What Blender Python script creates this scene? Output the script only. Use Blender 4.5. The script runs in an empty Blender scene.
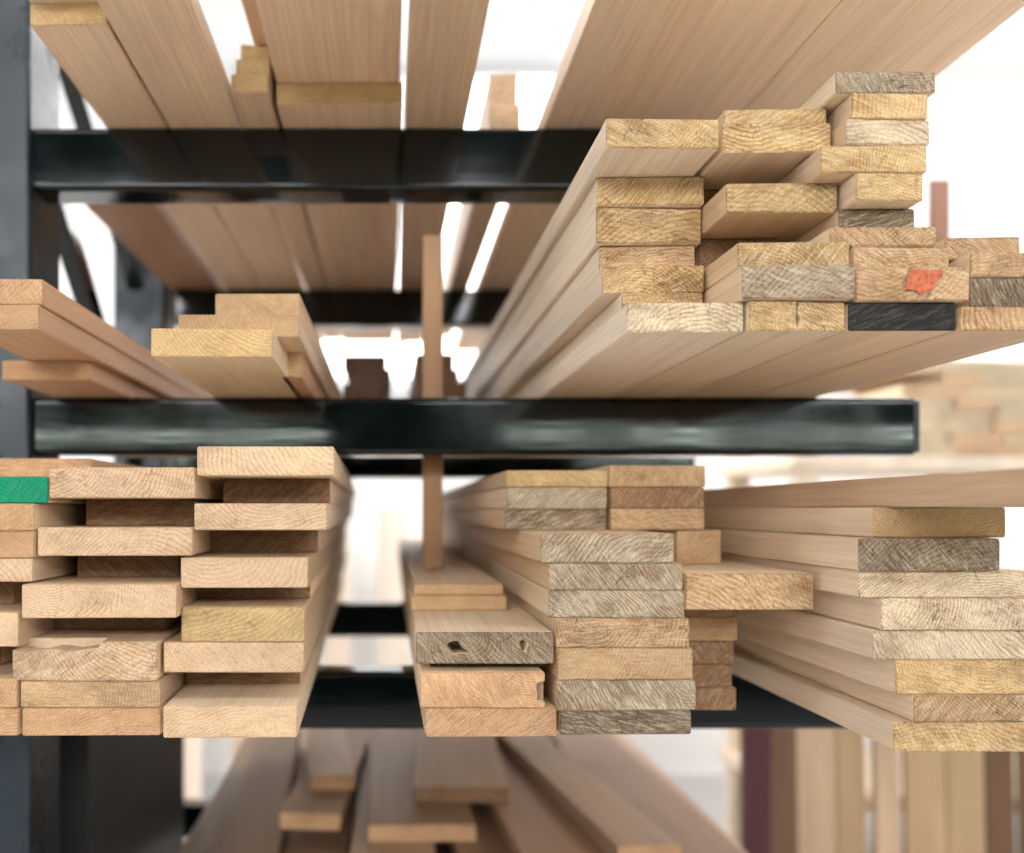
import bpy, math, random
from mathutils import Matrix, Vector
random.seed(7)
ZC=1.2; VX=390.0; VY=510.0; F=1024.0
scene=bpy.context.scene
def lin(c):
    return tuple(((v/255)/12.92 if v/255<=0.04045 else ((v/255+0.055)/1.055)**2.4) for v in c)
def desat(c,k):
    g=.3*c[0]+.6*c[1]+.1*c[2]; return tuple(v+(g-v)*k for v in c)
# ---------------------------------------------------------------- materials
def nt(name):
    m=bpy.data.materials.new(name); m.use_nodes=True
    t=m.node_tree; b=t.nodes['Principled BSDF']; return m,t,b
class G:
    def __init__(s,t): s.t=t
    def n(s,typ,**k):
        x=s.t.nodes.new(typ)
        for a,v in k.items(): setattr(x,a,v)
        return x
    def put(s,sock,v):
        if isinstance(v,bpy.types.NodeSocket): s.t.links.new(v,sock)
        else: sock.default_value=v
    def m(s,op,a,b=0.0,c=None):
        x=s.n('ShaderNodeMath',operation=op); s.put(x.inputs[0],a); s.put(x.inputs[1],b)
        if c is not None: s.put(x.inputs[2],c)
        return x.outputs[0]
    def v(s,op,a,b=None,scale=None):
        x=s.n('ShaderNodeVectorMath',operation=op); s.put(x.inputs[0],a)
        if b is not None: s.put(x.inputs[1],b)
        if scale is not None: s.put(x.inputs['Scale'],scale)
        return x.outputs[0]
    def noise(s,vec,scale,detail=3,rough=.55):
        x=s.n('ShaderNodeTexNoise'); s.put(x.inputs['Vector'],vec)
        x.inputs['Scale'].default_value=scale; x.inputs['Detail'].default_value=detail; x.inputs['Roughness'].default_value=rough
        return x
    def rng(s,v,a,b,c,d):
        x=s.n('ShaderNodeMapRange'); s.put(x.inputs[0],v)
        for i,q in enumerate((a,b,c,d)): s.put(x.inputs[i+1],q)
        return x.outputs[0]
    def mix(s,f,a,b,bt='MIX'):
        x=s.n('ShaderNodeMix',data_type='RGBA',blend_type=bt); s.put(x.inputs[0],f); s.put(x.inputs[6],a); s.put(x.inputs[7],b)
        return x.outputs[2]
def wood_mat(name,end):
    m,t,b=nt(name); g=G(t)
    tc=g.n('ShaderNodeTexCoord').outputs['Object']
    rnd=g.n('ShaderNodeObjectInfo').outputs['Random']
    off=g.n('ShaderNodeCombineXYZ'); 
    for i,k in enumerate((37.,91.,53.)): g.put(off.inputs[i],g.m('MULTIPLY',rnd,k))
    p=g.v('ADD',tc,off.outputs[0])
    def attr(nm,o='Vector'): 
        return g.n('ShaderNodeAttribute',attribute_type='OBJECT',attribute_name=nm).outputs[o]
    pl=g.v('MULTIPLY',p,(16.,1.6,16.))
    d=g.noise(pl,1.0,3).outputs['Color']
    d=g.v('SCALE',g.v('SUBTRACT',d,(.5,.5,.5)),scale=.026)
    q=g.v('ADD',g.v('ADD',tc,attr('pith')),d)
    sp=g.n('ShaderNodeSeparateXYZ'); g.put(sp.inputs[0],q)
    X=g.m('ADD',sp.outputs[0],g.m('MULTIPLY',sp.outputs[1],.02)); Z=g.m('ADD',sp.outputs[2],g.m('MULTIPLY',sp.outputs[1],.012))
    r=g.m('SQRT',g.m('ADD',g.m('MULTIPLY',X,X),g.m('MULTIPLY',Z,Z)))
    s=g.m('SINE',g.m('MULTIPLY',r,attr('freq','Fac')))
    ring=g.m('POWER',g.rng(s,-1,1,0,1),2.2)
    blot=g.noise(g.v('MULTIPLY',p,(9.,1.1,9.)),1.0,3).outputs[0]
    if not end:
        fib=g.noise(g.v('MULTIPLY',p,(330.,5.,330.)),1.0,3).outputs[0]
        stk=g.noise(g.v('MULTIPLY',p,(70.,1.5,70.)),1.0,3).outputs[0]
        col=attr('sidecol','Color')
        c=g.mix(g.m('MULTIPLY',ring,.15),col,g.mix(1.0,col,(.74,.60,.48,1),'MULTIPLY'))
        c=g.mix(g.rng(stk,.5,.72,0,.35),c,g.mix(1.0,c,(.80,.66,.54,1),'MULTIPLY'))
        val=g.m('MULTIPLY',g.rng(fib,.3,.7,.88,1.09),g.rng(blot,.3,.7,.84,1.1))
        hv=fib; b.inputs['Roughness'].default_value=.5
    else:
        rot=g.n('ShaderNodeVectorRotate',rotation_type='Y_AXIS'); g.put(rot.inputs['Vector'],p); g.put(rot.inputs['Angle'],g.rng(rnd,0,1,-1.1,1.1))
        ds=g.v('SCALE',g.noise(g.v('MULTIPLY',p,(60.,1.,60.)),1.0,2).outputs['Color'],scale=.004)
        rv=g.v('ADD',rot.outputs[0],ds)
        saw=g.noise(g.v('MULTIPLY',rv,(75.,1.,700.)),1.0,4,.7).outputs[0]
        saw2=g.noise(g.v('MULTIPLY',p,(700.,100.,240.)),1.0,4,.75).outputs[0]
        spk=g.noise(g.v('MULTIPLY',p,(800.,200.,800.)),1.0,4,.8).outputs[0]
        st=g.noise(g.v('MULTIPLY',p,(30.,1.,55.)),1.0,5,.6).outputs[0]
        wth=g.noise(g.v('MULTIPLY',p,(14.,1.,26.)),1.0,4,.6).outputs[0]
        msk=g.noise(g.v('MULTIPLY',p,(22.,1.,30.)),1.0,2).outputs[0]
        crn=g.noise(g.v('MULTIPLY',rv,(45.,1.,9.)),1.0,3,.6).outputs[0]
        crk=g.m('MULTIPLY',g.rng(g.m('ABSOLUTE',g.m('SUBTRACT',crn,.5)),.0,.008,1,0),g.rng(msk,.50,.58,0,1))
        rgh=attr('rough','Fac'); col=attr('endcol','Color')
        # weathered grey patches
        col=g.mix(g.m('MULTIPLY',g.rng(wth,.48,.62,0,.5),rgh),col,g.mix(1.0,col,(.62,.62,.66,1),'MULTIPLY'))
        c=g.mix(g.m('MULTIPLY',g.m('MULTIPLY',ring,g.rng(msk,.35,.6,.3,.85)),g.m('ADD',g.m('MULTIPLY',rgh,.72),.25)),col,g.mix(1.0,col,(.54,.41,.28,1),'MULTIPLY'))
        dk=g.m('MULTIPLY',g.rng(st,.46,.65,0,.7),rgh)
        c=g.mix(dk,c,g.mix(1.0,c,(.52,.42,.32,1),'MULTIPLY'))
        c=g.mix(g.m('MULTIPLY',g.rng(saw,.51,.61,0,.7),rgh),c,g.mix(.6,c,(.80,.69,.52,1)))
        c=g.mix(g.m('MULTIPLY',g.rng(saw,.47,.36,0,.55),rgh),c,g.mix(1.0,c,(.52,.40,.30,1),'MULTIPLY'))
        c=g.mix(g.m('MULTIPLY',g.rng(saw2,.47,.35,0,.7),rgh),c,g.mix(1.0,c,(.40,.29,.20,1),'MULTIPLY'))
        c=g.mix(g.m('MULTIPLY',crk,g.m('MULTIPLY',rgh,.8)),c,(.06,.04,.025,1))
        val=g.m('MULTIPLY',g.rng(spk,.3,.7,.78,1.18),g.rng(blot,.3,.7,.86,1.1))
        hv=g.m('ADD',saw,g.m('ADD',spk,saw2)); b.inputs['Roughness'].default_value=.85
    cc=g.v('SCALE',c,scale=val)
    g.put(b.inputs['Base Color'],cc)
    bp=g.n('ShaderNodeBump'); bp.inputs['Strength'].default_value=.35 if not end else .75; bp.inputs['Distance'].default_value=.0006 if not end else .0009
    g.put(bp.inputs['Height'],hv); g.put(b.inputs['Normal'],bp.outputs[0])
    b.inputs['Specular IOR Level'].default_value=.3
    return m
M_SIDE=wood_mat('wood_long_grain',False); M_END=wood_mat('wood_end_grain',True)
def plain(name,col,rough=.6,var=.06,scale=3,metal=0,bump=0,coat=0):
    m,t,b=nt(name); g=G(t)
    tc=g.n('ShaderNodeTexCoord').outputs['Object']
    n=g.noise(tc,scale,5).outputs[0]
    c=g.v('SCALE',tuple(lin(col)),scale=g.rng(n,.3,.7,1-var,1+var)); g.put(b.inputs['Base Color'],c)
    b.inputs['Roughness'].default_value=rough; b.inputs['Metallic'].default_value=metal; b.inputs['Coat Weight'].default_value=coat
    if bump:
        n2=g.noise(g.v('MULTIPLY',tc,(3.,30.,30.)),1.0,3).outputs[0]
        bp=g.n('ShaderNodeBump'); bp.inputs['Strength'].default_value=bump; bp.inputs['Distance'].default_value=.001
        g.put(bp.inputs['Height'],n2); g.put(b.inputs['Normal'],bp.outputs[0])
        g.put(b.inputs['Roughness'],g.rng(n,.35,.7,rough*.6,rough*1.6))
    return m
M_STEEL=plain('painted_steel_dark_green',(4,13,12),.09,.3,9,0,.2,.0)
M_POST=plain('painted_steel_slate',(26,38,46),.35,.2,7,0,.2)
M_SHADE=plain('shade_box_dark',(16,15,15),.6,.2,7)
M_FLOOR=plain('concrete_floor',(208,206,203),.5,.1,2)
M_WALL=plain('white_wall_paint',(248,248,248),.8,.02,1)
M_WALLD=plain('grey_shop_wall_paint',(34,40,37),.8,.1,1)
M_FRAME=plain('white_window_frame',(225,225,225),.5,.02,2)
M_ORG=plain('orange_marker_paint',(178,98,66),.9,.5,260)
def emis(name,s,col=(1,1,1,1)):
    m,t,b=nt(name); b.inputs['Base Color'].default_value=(1,1,1,1); b.inputs['Emission Color'].default_value=col; b.inputs['Emission Strength'].default_value=s; return m
M_PANE=emis('bright_window_daylight',18,(.97,.98,1,1)); M_PANEL=emis('garden_window_daylight',15,(.86,1,.88,1)); M_LAMP=emis('fill_lamp_glow',22,(1,.98,.97,1)); M_WASH=emis('wash_lamp_glow',44,(1,.99,.98,1)); M_PANEB=emis('back_window_daylight',3.0)
# ---------------------------------------------------------------- builders
def link(o): scene.collection.objects.link(o); return o
def empty(name,loc):
    e=bpy.data.objects.new(name,None); e.empty_display_size=.1; e.location=loc; return link(e)
def parent(o,e):
    o.parent=e; o.matrix_parent_inverse=Matrix.Translation(-Vector(e.location))
def mesh(name,vs,fs,mats,mi=None,smooth=False):
    me=bpy.data.meshes.new(name); me.from_pydata(vs,[],fs)
    for m in mats: me.materials.append(m)
    if mi: me.polygons.foreach_set('material_index',mi)
    me.update(); return link(bpy.data.objects.new(name,me))
PAL=dict(cream=(224,190,153),tan=(204,168,126),yel=(216,182,130),pale=(226,206,174),grey=(182,164,138),dgrey=(140,122,100),
 black=(40,38,38),org=(210,166,124),green=(10,146,106),brown=(126,92,66),dark=(88,60,44),rec=(154,118,86),maroon=(66,28,30))  # rec: wood tone darkened to deepen the shade in the gaps
SIDES=[(232,206,172),(226,198,164),(236,214,182),(220,190,152)]
def board(name,X0,X1,Y,z0,z1,L,end='cream',rough=.5,side=None,yaw=0.0,wob=.0006,vertical=None):
    w=X1-X0; t=z1-z0-.0003; c=min(.0016,t*.12)
    def arc(sx,sz,a0):
        cx=sx*(w/2-c); cz=t/2+sz*(t/2-c)
        return [(cx+c*math.cos(math.radians(a0+45*k)),cz+c*math.sin(math.radians(a0+45*k))) for k in range(3)]
    K=20
    prof=arc(1,-1,-90)+arc(1,1,0)+[((w/2-c)*(1-2*k/K),t) for k in range(1,K)]+arc(-1,1,90)+arc(-1,-1,180)+[(-(w/2-c)*(1-2*k/K),0) for k in range(1,K)]
    n=len(prof); secs=[]; N=10
    ys=[0,.0014,.006]+[L*(i/N) for i in range(1,N)]+[L-.001,L]
    ph=random.random()*6; am=wob
    vs=[];fs=[];mi=[]
    skew=random.uniform(-.0022,.0022)
    for i,y in enumerate(ys):
        ins=.0007 if i in(0,len(ys)-1) else 0
        for (x,z) in prof:
            sc=1-ins*2/w; scz=1-ins*2/t
            dx=am*math.sin(ph+y*3.1)
            yy=y+(skew*x/(w/2) if i<2 else 0)
            if i==0:
                chip=random.random()<.07*rough
                x+=random.uniform(-.0003,.0003)*rough; z+=(random.uniform(-.0010,.0004)*rough-(.0014 if chip else 0))*(1 if z>t/2 else -1); yy+=random.uniform(-.0004,.0008)*rough
            vs.append((x*sc+dx-am*math.sin(ph),yy,(z-t/2)*scz+t/2))
    for i in range(len(ys)-1):
        for k in range(n):
            a=i*n+k; b_=i*n+(k+1)%n; fs.append((a,b_,b_+n,a+n)); mi.append(1 if i in(0,len(ys)-2) else 0)
    fs.append(tuple(range(n-1,-1,-1))); mi.append(1)
    fs.append(tuple(range((len(ys)-1)*n,len(ys)*n))); mi.append(1)
    fs=[tuple(reversed(f)) for f in fs]
    o=mesh(name,vs,fs,[M_SIDE,M_END],mi)
    o.location=((X0+X1)/2,Y,ZC+z0); o.rotation_euler=(0,0,yaw)
    j=random.uniform(.86,1.06)
    ec=PAL[end]
    o['endcol']=[v*j for v in lin(ec)]
    sd=desat(side or random.choice(SIDES),.07)
    j2=random.uniform(.90,1.06); o['sidecol']=[v*j2 for v in lin(sd)]
    o['rough']=float(rough); o['freq']=float(random.choice((1500,1900,2300,2800)))
    o['pith']=[random.uniform(-.09,.09),0.0,random.choice((-1,1))*random.uniform(.02,.12)]
    return o
def px(x,Y): return (x-VX)/F*Y
def pz(y,Y): return (VY-y)/F*Y
def column(par,zb,specs,nm='board',yaw=0.0,side=None):
    out=[]
    for i,s in enumerate(specs):
        xl,xr,yt,Y,col=s[:5]; k=s[5] if len(s)>5 else {}
        dy=k.get('dy',0); z1=pz(yt,Y)
        if z1<zb+.004: print('THIN',nm,i,z1-zb); z1=zb+.008
        Yf=Y+dy+random.uniform(0,.0015)
        o=board('%s_%d'%(nm,i+1),px(xl,Y+dy),px(xr,Y+dy),Yf,zb,z1,k.get('L',random.uniform(1.55,1.95)),col,k.get('r',.5),k.get('side',side),yaw)
        parent(o,par); out.append(o); zb=z1
    return out
def cut(o,poly,depth,lx=0,lz=0):
    """carve an irregular notch (poly in local x,z) into the front end of a board"""
    n=len(poly); vs=[(x+lx,-.01,z+lz) for x,z in poly]+[(x*.8+lx,depth,z+lz) for x,z in poly]
    fs=[tuple(range(n-1,-1,-1)),tuple(range(n,2*n))]+[(i,(i+1)%n,(i+1)%n+n,i+n) for i in range(n)]
    c=mesh('cutter',vs,fs,[M_SIDE,M_END]); 
    import bmesh
    bm=bmesh.new(); bm.from_mesh(c.data); bmesh.ops.recalc_face_normals(bm,faces=bm.faces); bm.to_mesh(c.data); bm.free()
    bm=bmesh.new(); bm.from_mesh(o.data); bmesh.ops.recalc_face_normals(bm,faces=bm.faces); bm.to_mesh(o.data); bm.free()
    pi=o.matrix_parent_inverse.copy(); p=o.parent; o.parent=None
    c.location=o.location; c.rotation_euler=o.rotation_euler
    md=o.modifiers.new('b','BOOLEAN'); md.object=c; md.operation='DIFFERENCE'; md.solver='EXACT'
    bpy.context.view_layer.update()
    dg=bpy.context.evaluated_depsgraph_get(); me=bpy.data.meshes.new_from_object(o.evaluated_get(dg))
    o.modifiers.clear(); o.data=me; bpy.data.objects.remove(c); o.parent=p; o.matrix_parent_inverse=pi
def box(name,x0,x1,y0,y1,z0,z1,mat,bev=0,par=None):
    """z absolute"""
    vs=[(x,y,z) for x in(x0,x1) for y in(y0,y1) for z in(z0,z1)]
    cx,cy,cz=(x0+x1)/2,(y0+y1)/2,(z0+z1)/2
    vs=[(a-cx,b-cy,c-cz) for a,b,c in vs]
    fs=[(0,1,3,2),(4,6,7,5),(0,4,5,1),(2,3,7,6),(0,2,6,4),(1,5,7,3)]
    o=mesh(name,vs,fs,[mat]); o.location=(cx,cy,cz)
    if bev:
        b=o.modifiers.new('bevel','BEVEL'); b.width=bev; b.segments=4
        for p in o.data.polygons: p.use_smooth=True
        w=o.modifiers.new('wn','WEIGHTED_NORMAL')
    if par: parent(o,par)
    return o
# ---------------------------------------------------------------- levels
ZT,ZM,ZL,ZB=.449,.1324,-.1898,-.60
# ---------------------------------------------------------------- rack
rack=empty('cantilever_lumber_rack',(-.48,1.24,0))
for nm,y0 in (('front',1.2),('rear',2.08)):
    for lv,z in (('top',ZT),('middle',ZM),('lower',ZL),('bottom',ZB)):
        h=.074 if lv=='top' else .068
        box('arm_%s_%s'%(nm,lv),-.44,.62,y0,y0+.06,ZC+z-h,ZC+z-.0003,M_STEEL,.007,rack)
        box('arm_cap_%s_%s'%(nm,lv),.62,.623,y0+.004,y0+.056,ZC+z-h+.004,ZC+z-.004,M_POST,.001,rack)
    xr=-.418 if nm=='front' else -.455
    box('post_'+nm,-.56,xr,y0-.012,y0+.10,0.012,2.25,M_POST,.006,rack)
    box('base_foot_'+nm,-.60,.70,y0-.01,y0+.09,0,.012+.07,M_STEEL,.006,rack)
box('stretcher_upper',-.54,-.49,1.29,2.07,2.10,2.16,M_STEEL,.004,rack)
box('stretcher_lower',-.54,-.49,1.29,2.07,.35,.41,M_STEEL,.004,rack)
for s,(za,zb_) in enumerate(((1.90,1.30),(.5,1.15),(2.12,1.66))):
    L=math.hypot(.8,zb_-za); o=box('brace_%d'%(s+1),-.53,-.50,-L/2,L/2,-.02,.02,M_STEEL,.003)
    o.location=(-.515,1.68,(za+zb_)/2); o.rotation_euler=(math.atan2(zb_-za,.8),0,0); parent(o,rack)
bi=rack  # dark box added to block light and blacken the gap beside the post
box('shade_box_front',-.62,-.40,1.36,1.37,.0,.94,M_SHADE,.002,bi); box('shade_box_back',-.62,-.40,1.98,1.99,0,.94,M_SHADE,.002,bi)
box('shade_box_left',-.62,-.61,1.37,1.98,0,.94,M_SHADE,.002,bi); box('shade_box_right',-.41,-.40,1.37,1.98,0,.94,M_SHADE,.002,bi)
box('shade_box_bottom',-.61,-.41,1.37,1.98,0,.01,M_SHADE,0,bi)
# ---------------------------------------------------------------- upper right stack
R=.95
ur=empty('lumber_stack',(.3,1.2,ZC+ZM))
A=column(ur,ZM,[(628,743,302,.762,'pale',{'r':R}),(622,704,292,.83,'yel',{'r':R}),(603,704,265,.834,'yel',{'r':R}),
 (600,695,245,.859,'tan',{'r':.8}),(596,702,207,.853,'yel',{'r':1}),(598,704,176,.847,'yel',{'r':.8}),(606,720,118,.7816,'yel',{'r':.7})],'board_a',side=(244,224,198))
B=column(ur,ZM,[(749,847,300,.755,'yel',{'r':R}),(743,855,264,.749,'grey',{'r':.9}),(739,850,241,.76,'yel',{'r':1}),
 (700,776,212,.795,'rec',{'dy':.075}),(727,838,182,.795,'yel',{'r':.8}),(702,800,152,.79,'rec',{'dy':.09}),
 (723,831,122,.79,'yel',{'r':.9}),(725,826,108,.80,'yel',{'r':.8})],'board_b')
C=column(ur,ZM,[(849,957,302,.755,'black',{'r':.15}),(858,969,266,.749,'tan',{'r':.8}),(853,951,246,.77,'tan',{'r':R}),
 (831,937,226,.77,'tan',{'r':.9}),(840,915,208,.79,'dgrey',{'r':.9}),(856,925,172,.77,'yel',{'r':.6}),(822,928,144,.77,'yel',{'r':.8}),
 (846,932,118,.77,'pale',{'r':.8}),(852,930,92,.77,'yel',{'r':.7}),(837,937,70,.77,'grey',{'r':1})],'board_c')
D=column(ur,ZM,[(960,1072,306,.755,'tan',{'r':.9}),(970,1080,277,.76,'dgrey',{'r':.9}),(970,1078,252,.76,'tan',{'r':.9}),(947,1020,236,.78,'tan',{'r':.8})],'board_d')
# orange paint mark on the sawn end
o=C[1]; pts=[(-.013,.008),(-.011,.012),(-.012,.0165),(-.009,.019),(-.010,.0215),(-.001,.0225),(.005,.0215),(.010,.0225),(.016,.0215),(.0145,.017),(.010,.013),(.007,.007),(.002,.005),(-.001,.002),(-.004,.007)]
k=mesh('paint_mark',[(x,0,z) for x,z in pts],[tuple(range(len(pts)))],[M_ORG]); k.location=o.location+Vector((.006,-.0022,0)); parent(k,ur)
cut(B[0],[(-.001,.021),(.0016,.021),(.0003,.014),(.0026,.009),(.0002,.002),(-.0016,.009),(-.0008,.015)],.05)
cut(A[6],[(-.018,.0235),(-.015,.0235),(-.0165,.019)],.03)
# ---------------------------------------------------------------- upper left stacks
ul=empty('lumber_stack',(-.35,1.2,ZC+ZM))
column(ul,ZM,[(2,88,360,1.043,'org',{'r':.3}),(-45,39,304,.869,'org',{'r':.35}),(-42,42,278,.87,'org',{'r':.5})],'board',side=(216,172,136))
um=empty('lumber_stack',(-.15,1.2,ZC+ZM))
column(um,ZM,[(151,272,328,.886,'yel',{'r':.4}),(178,299,314,.93,'tan',{'r':.3}),(215,300,293,.95,'tan',{'r':.4})],'board_a')
column(um,ZM,[(280,301,343,1.02,'tan',{'r':.3,'side':(206,166,130)})],'board_b')
fa=empty('lumber_stack',(0,1.9,ZC+ZM))
for i in range(5):
    for j,(a,b_) in enumerate(((-.080,-.008),(.036,.14))):
        q=random.uniform(-.006,.010); 
        parent(board('board_%d_%d'%(j+1,i+1),a+q,b_+q-.01*i*j,1.66+random.uniform(0,.08),ZM+.026*i,ZM+.026*(i+1),1.0,'dark' if j==0 else 'brown',.4,(120,84,58)),fa)
# ---------------------------------------------------------------- lower left stack
ll=empty('lumber_stack',(-.25,1.2,ZC+ZL)); S=.4; YW=.022
LA=column(ll,ZL,[(163,297,706,.852,'cream',{'r':S}),(186,300,673,.87,'rec',{'dy':.09}),(163,304,642,.87,'cream',{'r':S}),(181,305,607,.87,'yel',{'r':.5}),
 (196,310,588,.87,'rec',{'dy':.08}),(181,308,557,.87,'cream',{'r':.25}),(210,318,530,.87,'rec',{'dy':.09}),(194,327,503,.86,'cream',{'r':S}),
 (223,330,476,.86,'rec',{'dy':.07}),(197,334,446,.85,'cream',{'r':.5})],'board_a',YW)
LB=column(ll,ZL,[(22,160,708,.86,'org',{'r':S}),(20,160,681,.86,'tan',{'r':.6}),(12,157,642,.86,'cream',{'r':.8}),(26,166,617,.86,'rec',{'dy':.09}),
 (22,176,584,.85,'cream',{'r':S}),(78,178,556,.86,'rec',{'dy':.08}),(37,192,527,.86,'cream',{'r':.5}),(86,194,498,.86,'rec',{'dy':.07}),(49,195,467,.86,'cream',{'r':.6})],'board_b',YW)
column(ll,ZL,[(-103,18,708,.86,'org',{'r':S}),(-103,17,678,.86,'org',{'r':.4}),(-100,0,647,.86,'rec',{'dy':.07}),(-103,18,612,.86,'cream',{'r':S}),
 (-100,14,582,.86,'rec',{'dy':.07}),(-103,32,558,.86,'cream',{'r':S}),(-103,34,531,.86,'org',{'r':.3}),(-103,34,503,.86,'org',{'r':.4}),(-103,47,476,.86,'green',{'r':.1}),(-20,91,458,1.0,'org',{'r':.5})],'board_c')
cut(LB[2],[(-.07,.04),(-.07,.026),(-.05,.0235),(-.03,.027),(-.012,.0245),(.012,.028),(.02,.04)],.03)
# ---------------------------------------------------------------- lower middle stack
lm=empty('lumber_stack',(.15,1.2,ZC+ZL))
ML=column(lm,ZL,[(425,557,708,.856,'org',{'r':.5}),(420,545,672,.856,'org',{'r':.5}),(430,548,664,.856,'dark',{'dy':.03}),(416,554,632,.856,'dgrey',{'r':.7}),
 (411,507,595,1.037,'tan',{'r':.3}),(414,503,584,1.037,'tan',{'r':.3})],'board_a')
cut(ML[3],[(-.034,.013),(-.031,.018),(-.024,.0195),(-.020,.014),(-.012,.009),(-.022,.0085),(-.029,.0075)],.05)
cut(ML[3],[(.030,.019),(.034,.0205),(.038,.0165),(.036,.010),(.032,.011)],.04)
cut(ML[1],[(.049,.021),(.047,.016),(.0495,.012),(.048,.007),(.06,.004),(.06,.024)],.02)
# upright slat standing on the short boards
zs=pz(584,1.037)
sl=board('wood_slat',.041,.066,0,0,.018,.343-zs,'org',.3,(176,134,94)); sl.location=(.0535,1.30,ZC+zs+.0012); sl.rotation_euler=(math.radians(90),0,0)
CM=column(lm,ZL,[(560,692,711,.864,'dgrey',{'r':.8}),(557,697,680,.864,'grey',{'r':.9}),(557,694,648,.864,'tan',{'r':.5}),(556,690,618,.864,'tan',{'r':.9}),
 (549,685,590,.864,'grey',{'r':1}),(549,683,563,.864,'grey',{'r':1}),(541,674,533,.864,'grey',{'r':.8})],'board_b')
column(lm,pz(533,.864),[(505,606,509,1.0,'dgrey',{'r':.9}),(507,607,487,1.0,'grey',{'r':.7}),(506,608,470,1.0,'yel',{'r':.6})],'board_c')
column(lm,ZL,[(668,736,687,.97,'rec'),(666,733,664,.97,'rec'),(668,735,641,.97,'rec'),(668,738,617,.97,'tan'),(668,737,599.5,.97,'rec'),(686,815,573,.868,'tan',{'r':.8}),
 (677,722,530,1.0,'tan'),(611,705,508,1.0,'tan',{'r':.6}),(611,705,487,1.0,'rec',{'r':.5}),(609,706,465,1.0,'tan',{'r':.6})],'board_d')
# ---------------------------------------------------------------- lower right stack
lr=empty('lumber_stack',(.45,1.2,ZC+ZL))
LR=column(lr,ZL,[(895,1050,722,.803,'yel',{'r':.8}),(913,1060,695,.803,'tan',{'r':.8}),(897,1045,660,.803,'yel',{'r':.8}),(874,1040,630,.803,'pale',{'r':.9}),
 (882,1040,598,.80,'pale',{'r':.9}),(860,1030,570,.80,'pale',{'r':.9}),(859,1002,538,.79,'grey',{'r':1}),(875,1005,507,.80,'yel',{'r':.3}),
 (1032,1240,467,.62,'org',{'L':2.0,'side':(206,172,140)})],'board_a',side=(230,206,176))
# ---------------------------------------------------------------- top shelf
tp=empty('lumber_stack',(0,1.2,ZC+ZT))
UND=(238,206,170)
def tb(X0,X1,Y,z0,t,L=1.9,e='cream',yaw=0,s=UND):
    tb.n+=1; o=board('board_%d'%tb.n,X0,X1,Y,z0,z0+t,L,e,.4,s,yaw); parent(o,tp); return o
tb.n=0
tb(-.334,-.262,.948,ZT,.021,1.7,'yel'); tb(-.259,-.176,.85,ZT,.021); tb(-.334,-.20,.90,ZT+.021,.021)
tb(-.450,-.348,1.315,ZT,.03,1.5,'brown',0,(170,128,96))
for i in range(3): tb(-.171+.004*i,-.131,1.10+.01*i,ZT+.02*i,.02,1.6,'yel')
tb(-.126,.014,1.13,ZT,.0232,1.6,'yel'); tb(-.150,.011,.80,ZT+.0232+.04,.024); tb(-.125,.011,.80,ZT+.0232,.04)
tb(.018,.088,.85,ZT,.022); tb(.02,.09,.9,ZT+.022,.022)
tb(.122,.159,1.25,ZT,.047,1.4,'cream'); tb(.124,.157,1.27,ZT+.047,.045,1.3,'cream')
WD=(248,220,188)
tb(.181,.398,.80,ZT,.024,2.1,'cream',0,WD); tb(.3985,.566,.80,ZT,.024,2.1,'cream',0,WD); tb(.19,.33,.83,ZT+.024,.024); tb(.34,.48,.83,ZT+.024,.024)
# ---------------------------------------------------------------- bottom shelf jumble
bt=empty('lumber_pile',(.1,1.3,ZC+ZB)); i=0
for (xc,y,lay,w,yaw,L) in [(-.31,1.05,0,.09,0,1.5),(-.19,1.1,0,.10,0,1.6),(-.05,1.0,0,.12,0,1.7),(.09,1.05,0,.13,0,1.6),(.23,1.0,0,.13,0,1.6),(.37,1.08,0,.13,0,1.5),(.51,1.05,0,.12,0,1.6),
    (-.27,1.10,1,.08,.03,1.4),(-.13,1.12,1,.10,-.02,1.5),(.03,1.0,1,.13,.03,1.6),(.20,1.02,1,.12,.0,1.5),(.36,1.0,1,.12,.02,1.5),(.52,1.05,1,.10,.0,1.5),
    (-.20,1.25,2,.09,.05,1.2),(.00,1.22,2,.13,-.01,1.3),(.19,1.12,2,.13,.05,1.4),(.40,1.18,2,.14,.02,1.3),
    (-.13,1.66,3,.10,-.06,.9),(.05,1.60,3,.17,.02,1.0),(.26,1.35,3,.13,.06,1.2),(.45,1.22,3,.13,.03,1.1),
    (.12,1.72,4,.16,-.04,.9),(.36,1.42,4,.09,.12,1.1),(-.10,1.8,4,.08,.1,.8)]:
    i+=1; z=ZB+.027*lay
    parent(board('board_%d'%i,xc-w/2,xc+w/2,y,z,z+.0268,L,random.choice(('tan','rec','org')),.4,random.choice(((180,146,116),(158,122,94),(206,180,154),(146,112,84))),yaw),bt)
# ---------------------------------------------------------------- background lumber
sb=empty('standing_lumber',(1.5,2.8,0)); x=1.0; i=0
while x<2.3:
    w=random.uniform(.05,.13); h=random.uniform(.85,1.08); i+=1
    c=random.choice(('cream','brown','tan','rec','brown','dark'))
    o=board('board_%d'%i,0,w,0,0,.025,h,c,.3,tuple(int(v*.92) for v in PAL[c])); o.location=(x+w/2,2.7+random.uniform(0,.12),.0); o.rotation_euler=(math.radians(88),0,0); o.location.z=.001
    parent(o,sb); x+=w+.012
o=board('standing_board',0,.08,0,0,.03,2.47,'maroon',.3,(104,68,50)); o.location=(2.11,3.95,.001); o.rotation_euler=(math.radians(90),0,0)
o=board('standing_board',0,.07,0,0,.03,.9,'maroon',.2,(84,40,44)); o.location=(.93,2.62,.001); o.rotation_euler=(math.radians(90),0,0)
bn=empty('wooden_storage_shelf',(2.1,3.4,0))
ws=[]
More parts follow.
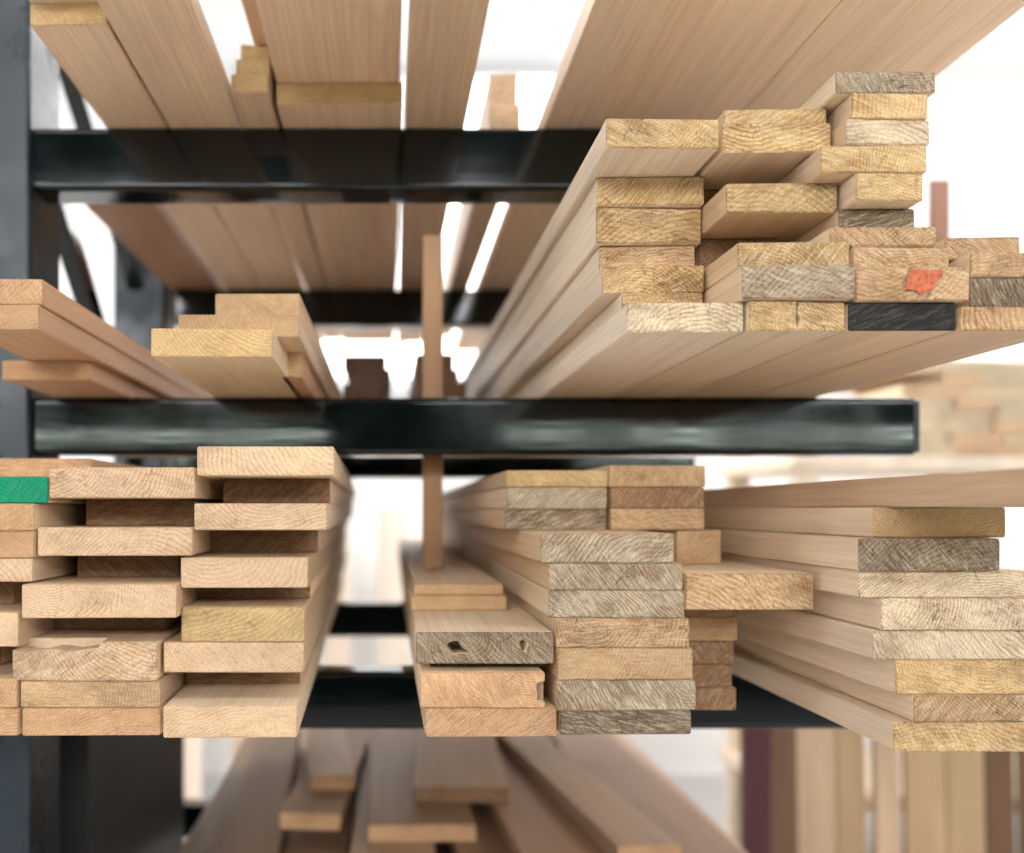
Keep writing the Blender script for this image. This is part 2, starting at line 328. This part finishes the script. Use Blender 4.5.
for (a,b_,c,d,e,f) in [(1.2,3.2,3.05,3.75,1.32,1.36),(1.2,3.2,3.05,3.75,.30,.34),(1.22,1.29,3.07,3.14,0,1.32),(3.1,3.17,3.07,3.14,0,1.32),(1.22,1.29,3.66,3.73,0,1.32),(3.1,3.17,3.66,3.73,0,1.32)]:
    o=box('shelf_part_%d'%(len(ws)+1),a,b_,c,d,e,f,M_SIDE,.004,bn); o['sidecol']=list(lin((240,224,202))); o['freq']=1500.; o['pith']=[.02,0,.05]; ws.append(o)
bl=empty('lumber_pile',(2.1,3.4,1.36)); i=0
for lay in range(8):
    xx=1.42+random.uniform(0,.15)
    while xx<2.9:
        w=random.uniform(.1,.2)
        if lay<6 or random.random()<.8:
            i+=1; parent(board('board_%d'%i,xx,xx+w,3.06+random.uniform(0,.03),.1605+.036*lay,.1605+.036*lay+.0358,.6,random.choice(('cream','pale','pale','pale')),.1),bl)
        xx+=w+.004
lw=empty('leaning_lumber',(0,4.0,0)); x=-.9; i=0
while x<.9:
    w=random.uniform(.08,.16); h=random.uniform(1.1,1.36); i+=1
    o=board('board_%d'%i,0,w,0,0,.025,h,'cream',.3,random.choice(((236,216,196),(226,198,172),(240,226,210)))); o.location=(x+w/2,4.05,.003); o.rotation_euler=(math.radians(86),0,0)
    parent(o,lw); x+=w+random.choice((.01,.03,.12))
# ---------------------------------------------------------------- room shell
box('floor',-3.5,4.5,-4,4.5,-.1,0,M_FLOOR)
box('wall_back',-3.5,4.5,4.3,4.45,0,3.6,M_WALL)
box('wall_left',-3.6,-3.5,-4,4.45,0,3.6,M_WALL)
box('wall_right',4.5,4.6,-4,4.45,0,3.6,M_WALL)
box('wall_front',-3.5,4.5,-4.1,-4.0,0,4.4,M_WALLD)
box('baseboard_back',-3.5,4.5,4.28,4.3,0,.1,M_FRAME)
def window(n,x0,x1,y,z0,z1,d,pane):
    e=empty('window_%d'%n,((x0+x1)/2,y,z0)); t=.05
    box('pane',x0,x1,y-.01*d,y+.0*d,z0,z1,pane,0,e)
    fr=[(x0-t,x0,z0-t,z1+t),(x1,x1+t,z0-t,z1+t),(x0,x1,z0-t,z0),(x0,x1,z1,z1+t)]
    nb=max(2,int((x1-x0)/.6))
    for q in range(1,nb): xm=x0+(x1-x0)*q/nb; fr.append((xm-.015,xm+.015,z0,z1))
    for (a,b_,c,f) in fr:
        box('frame',a,b_,min(y,y+.05*d),max(y,y+.05*d),c,f,M_FRAME if d<0 else M_WALLD,0,e)
window(1,-.6,.7,4.29,1.75,3.0,-1,M_PANEB)
window(2,-3.0,-.5,-3.98,2.15,3.0,1,M_PANE); window(3,.2,3.9,-3.98,2.15,3.0,1,M_PANE)
window(4,-2.6,-.4,-3.98,1.58,1.66,1,M_PANEL); window(5,.7,3.6,-3.98,1.58,1.66,1,M_PANEL)
for i,(x,y) in enumerate(((-1.0,-.6),(1.5,-.6),(.2,3.3),(2.2,3.2),(-1.6,2.6),(3.3,3.2))):  # unseen lamps added as fill; the rear ones wash the back wall
    e=empty('fill_lamp',(x,y,2.95))
    box('fill_lamp_housing',x-.62,x+.62,y-.12,y+.12,2.96,3.02,M_FRAME,.01,e)
    box('fill_lamp_panel',x-.6,x+.6,y-.1,y+.1,2.945,2.96,M_LAMP if y<0 else M_WASH,0,e)
    box('fill_lamp_rod',x-.01,x+.01,y-.01,y+.01,3.02,3.6,M_FRAME,0,e)
# ---------------------------------------------------------------- world, camera
w=bpy.data.worlds.new('World'); scene.world=w; w.use_nodes=True
bg=w.node_tree.nodes['Background']; bg.inputs[0].default_value=(.98,.99,1,1); bg.inputs[1].default_value=.42
scene.view_settings.view_transform='Standard'; scene.view_settings.exposure=0.0
cam=bpy.data.cameras.new('camera'); co=link(bpy.data.objects.new('camera',cam)); scene.camera=co
co.location=(0,0,ZC); co.rotation_euler=(math.radians(90),0,0)
cam.lens=36; cam.sensor_width=36; cam.shift_x=(512-VX)/1024; cam.shift_y=(VY-426.5)/1024; cam.clip_start=.02
cam.dof.use_dof=True; cam.dof.focus_distance=.83; cam.dof.aperture_fstop=2.9
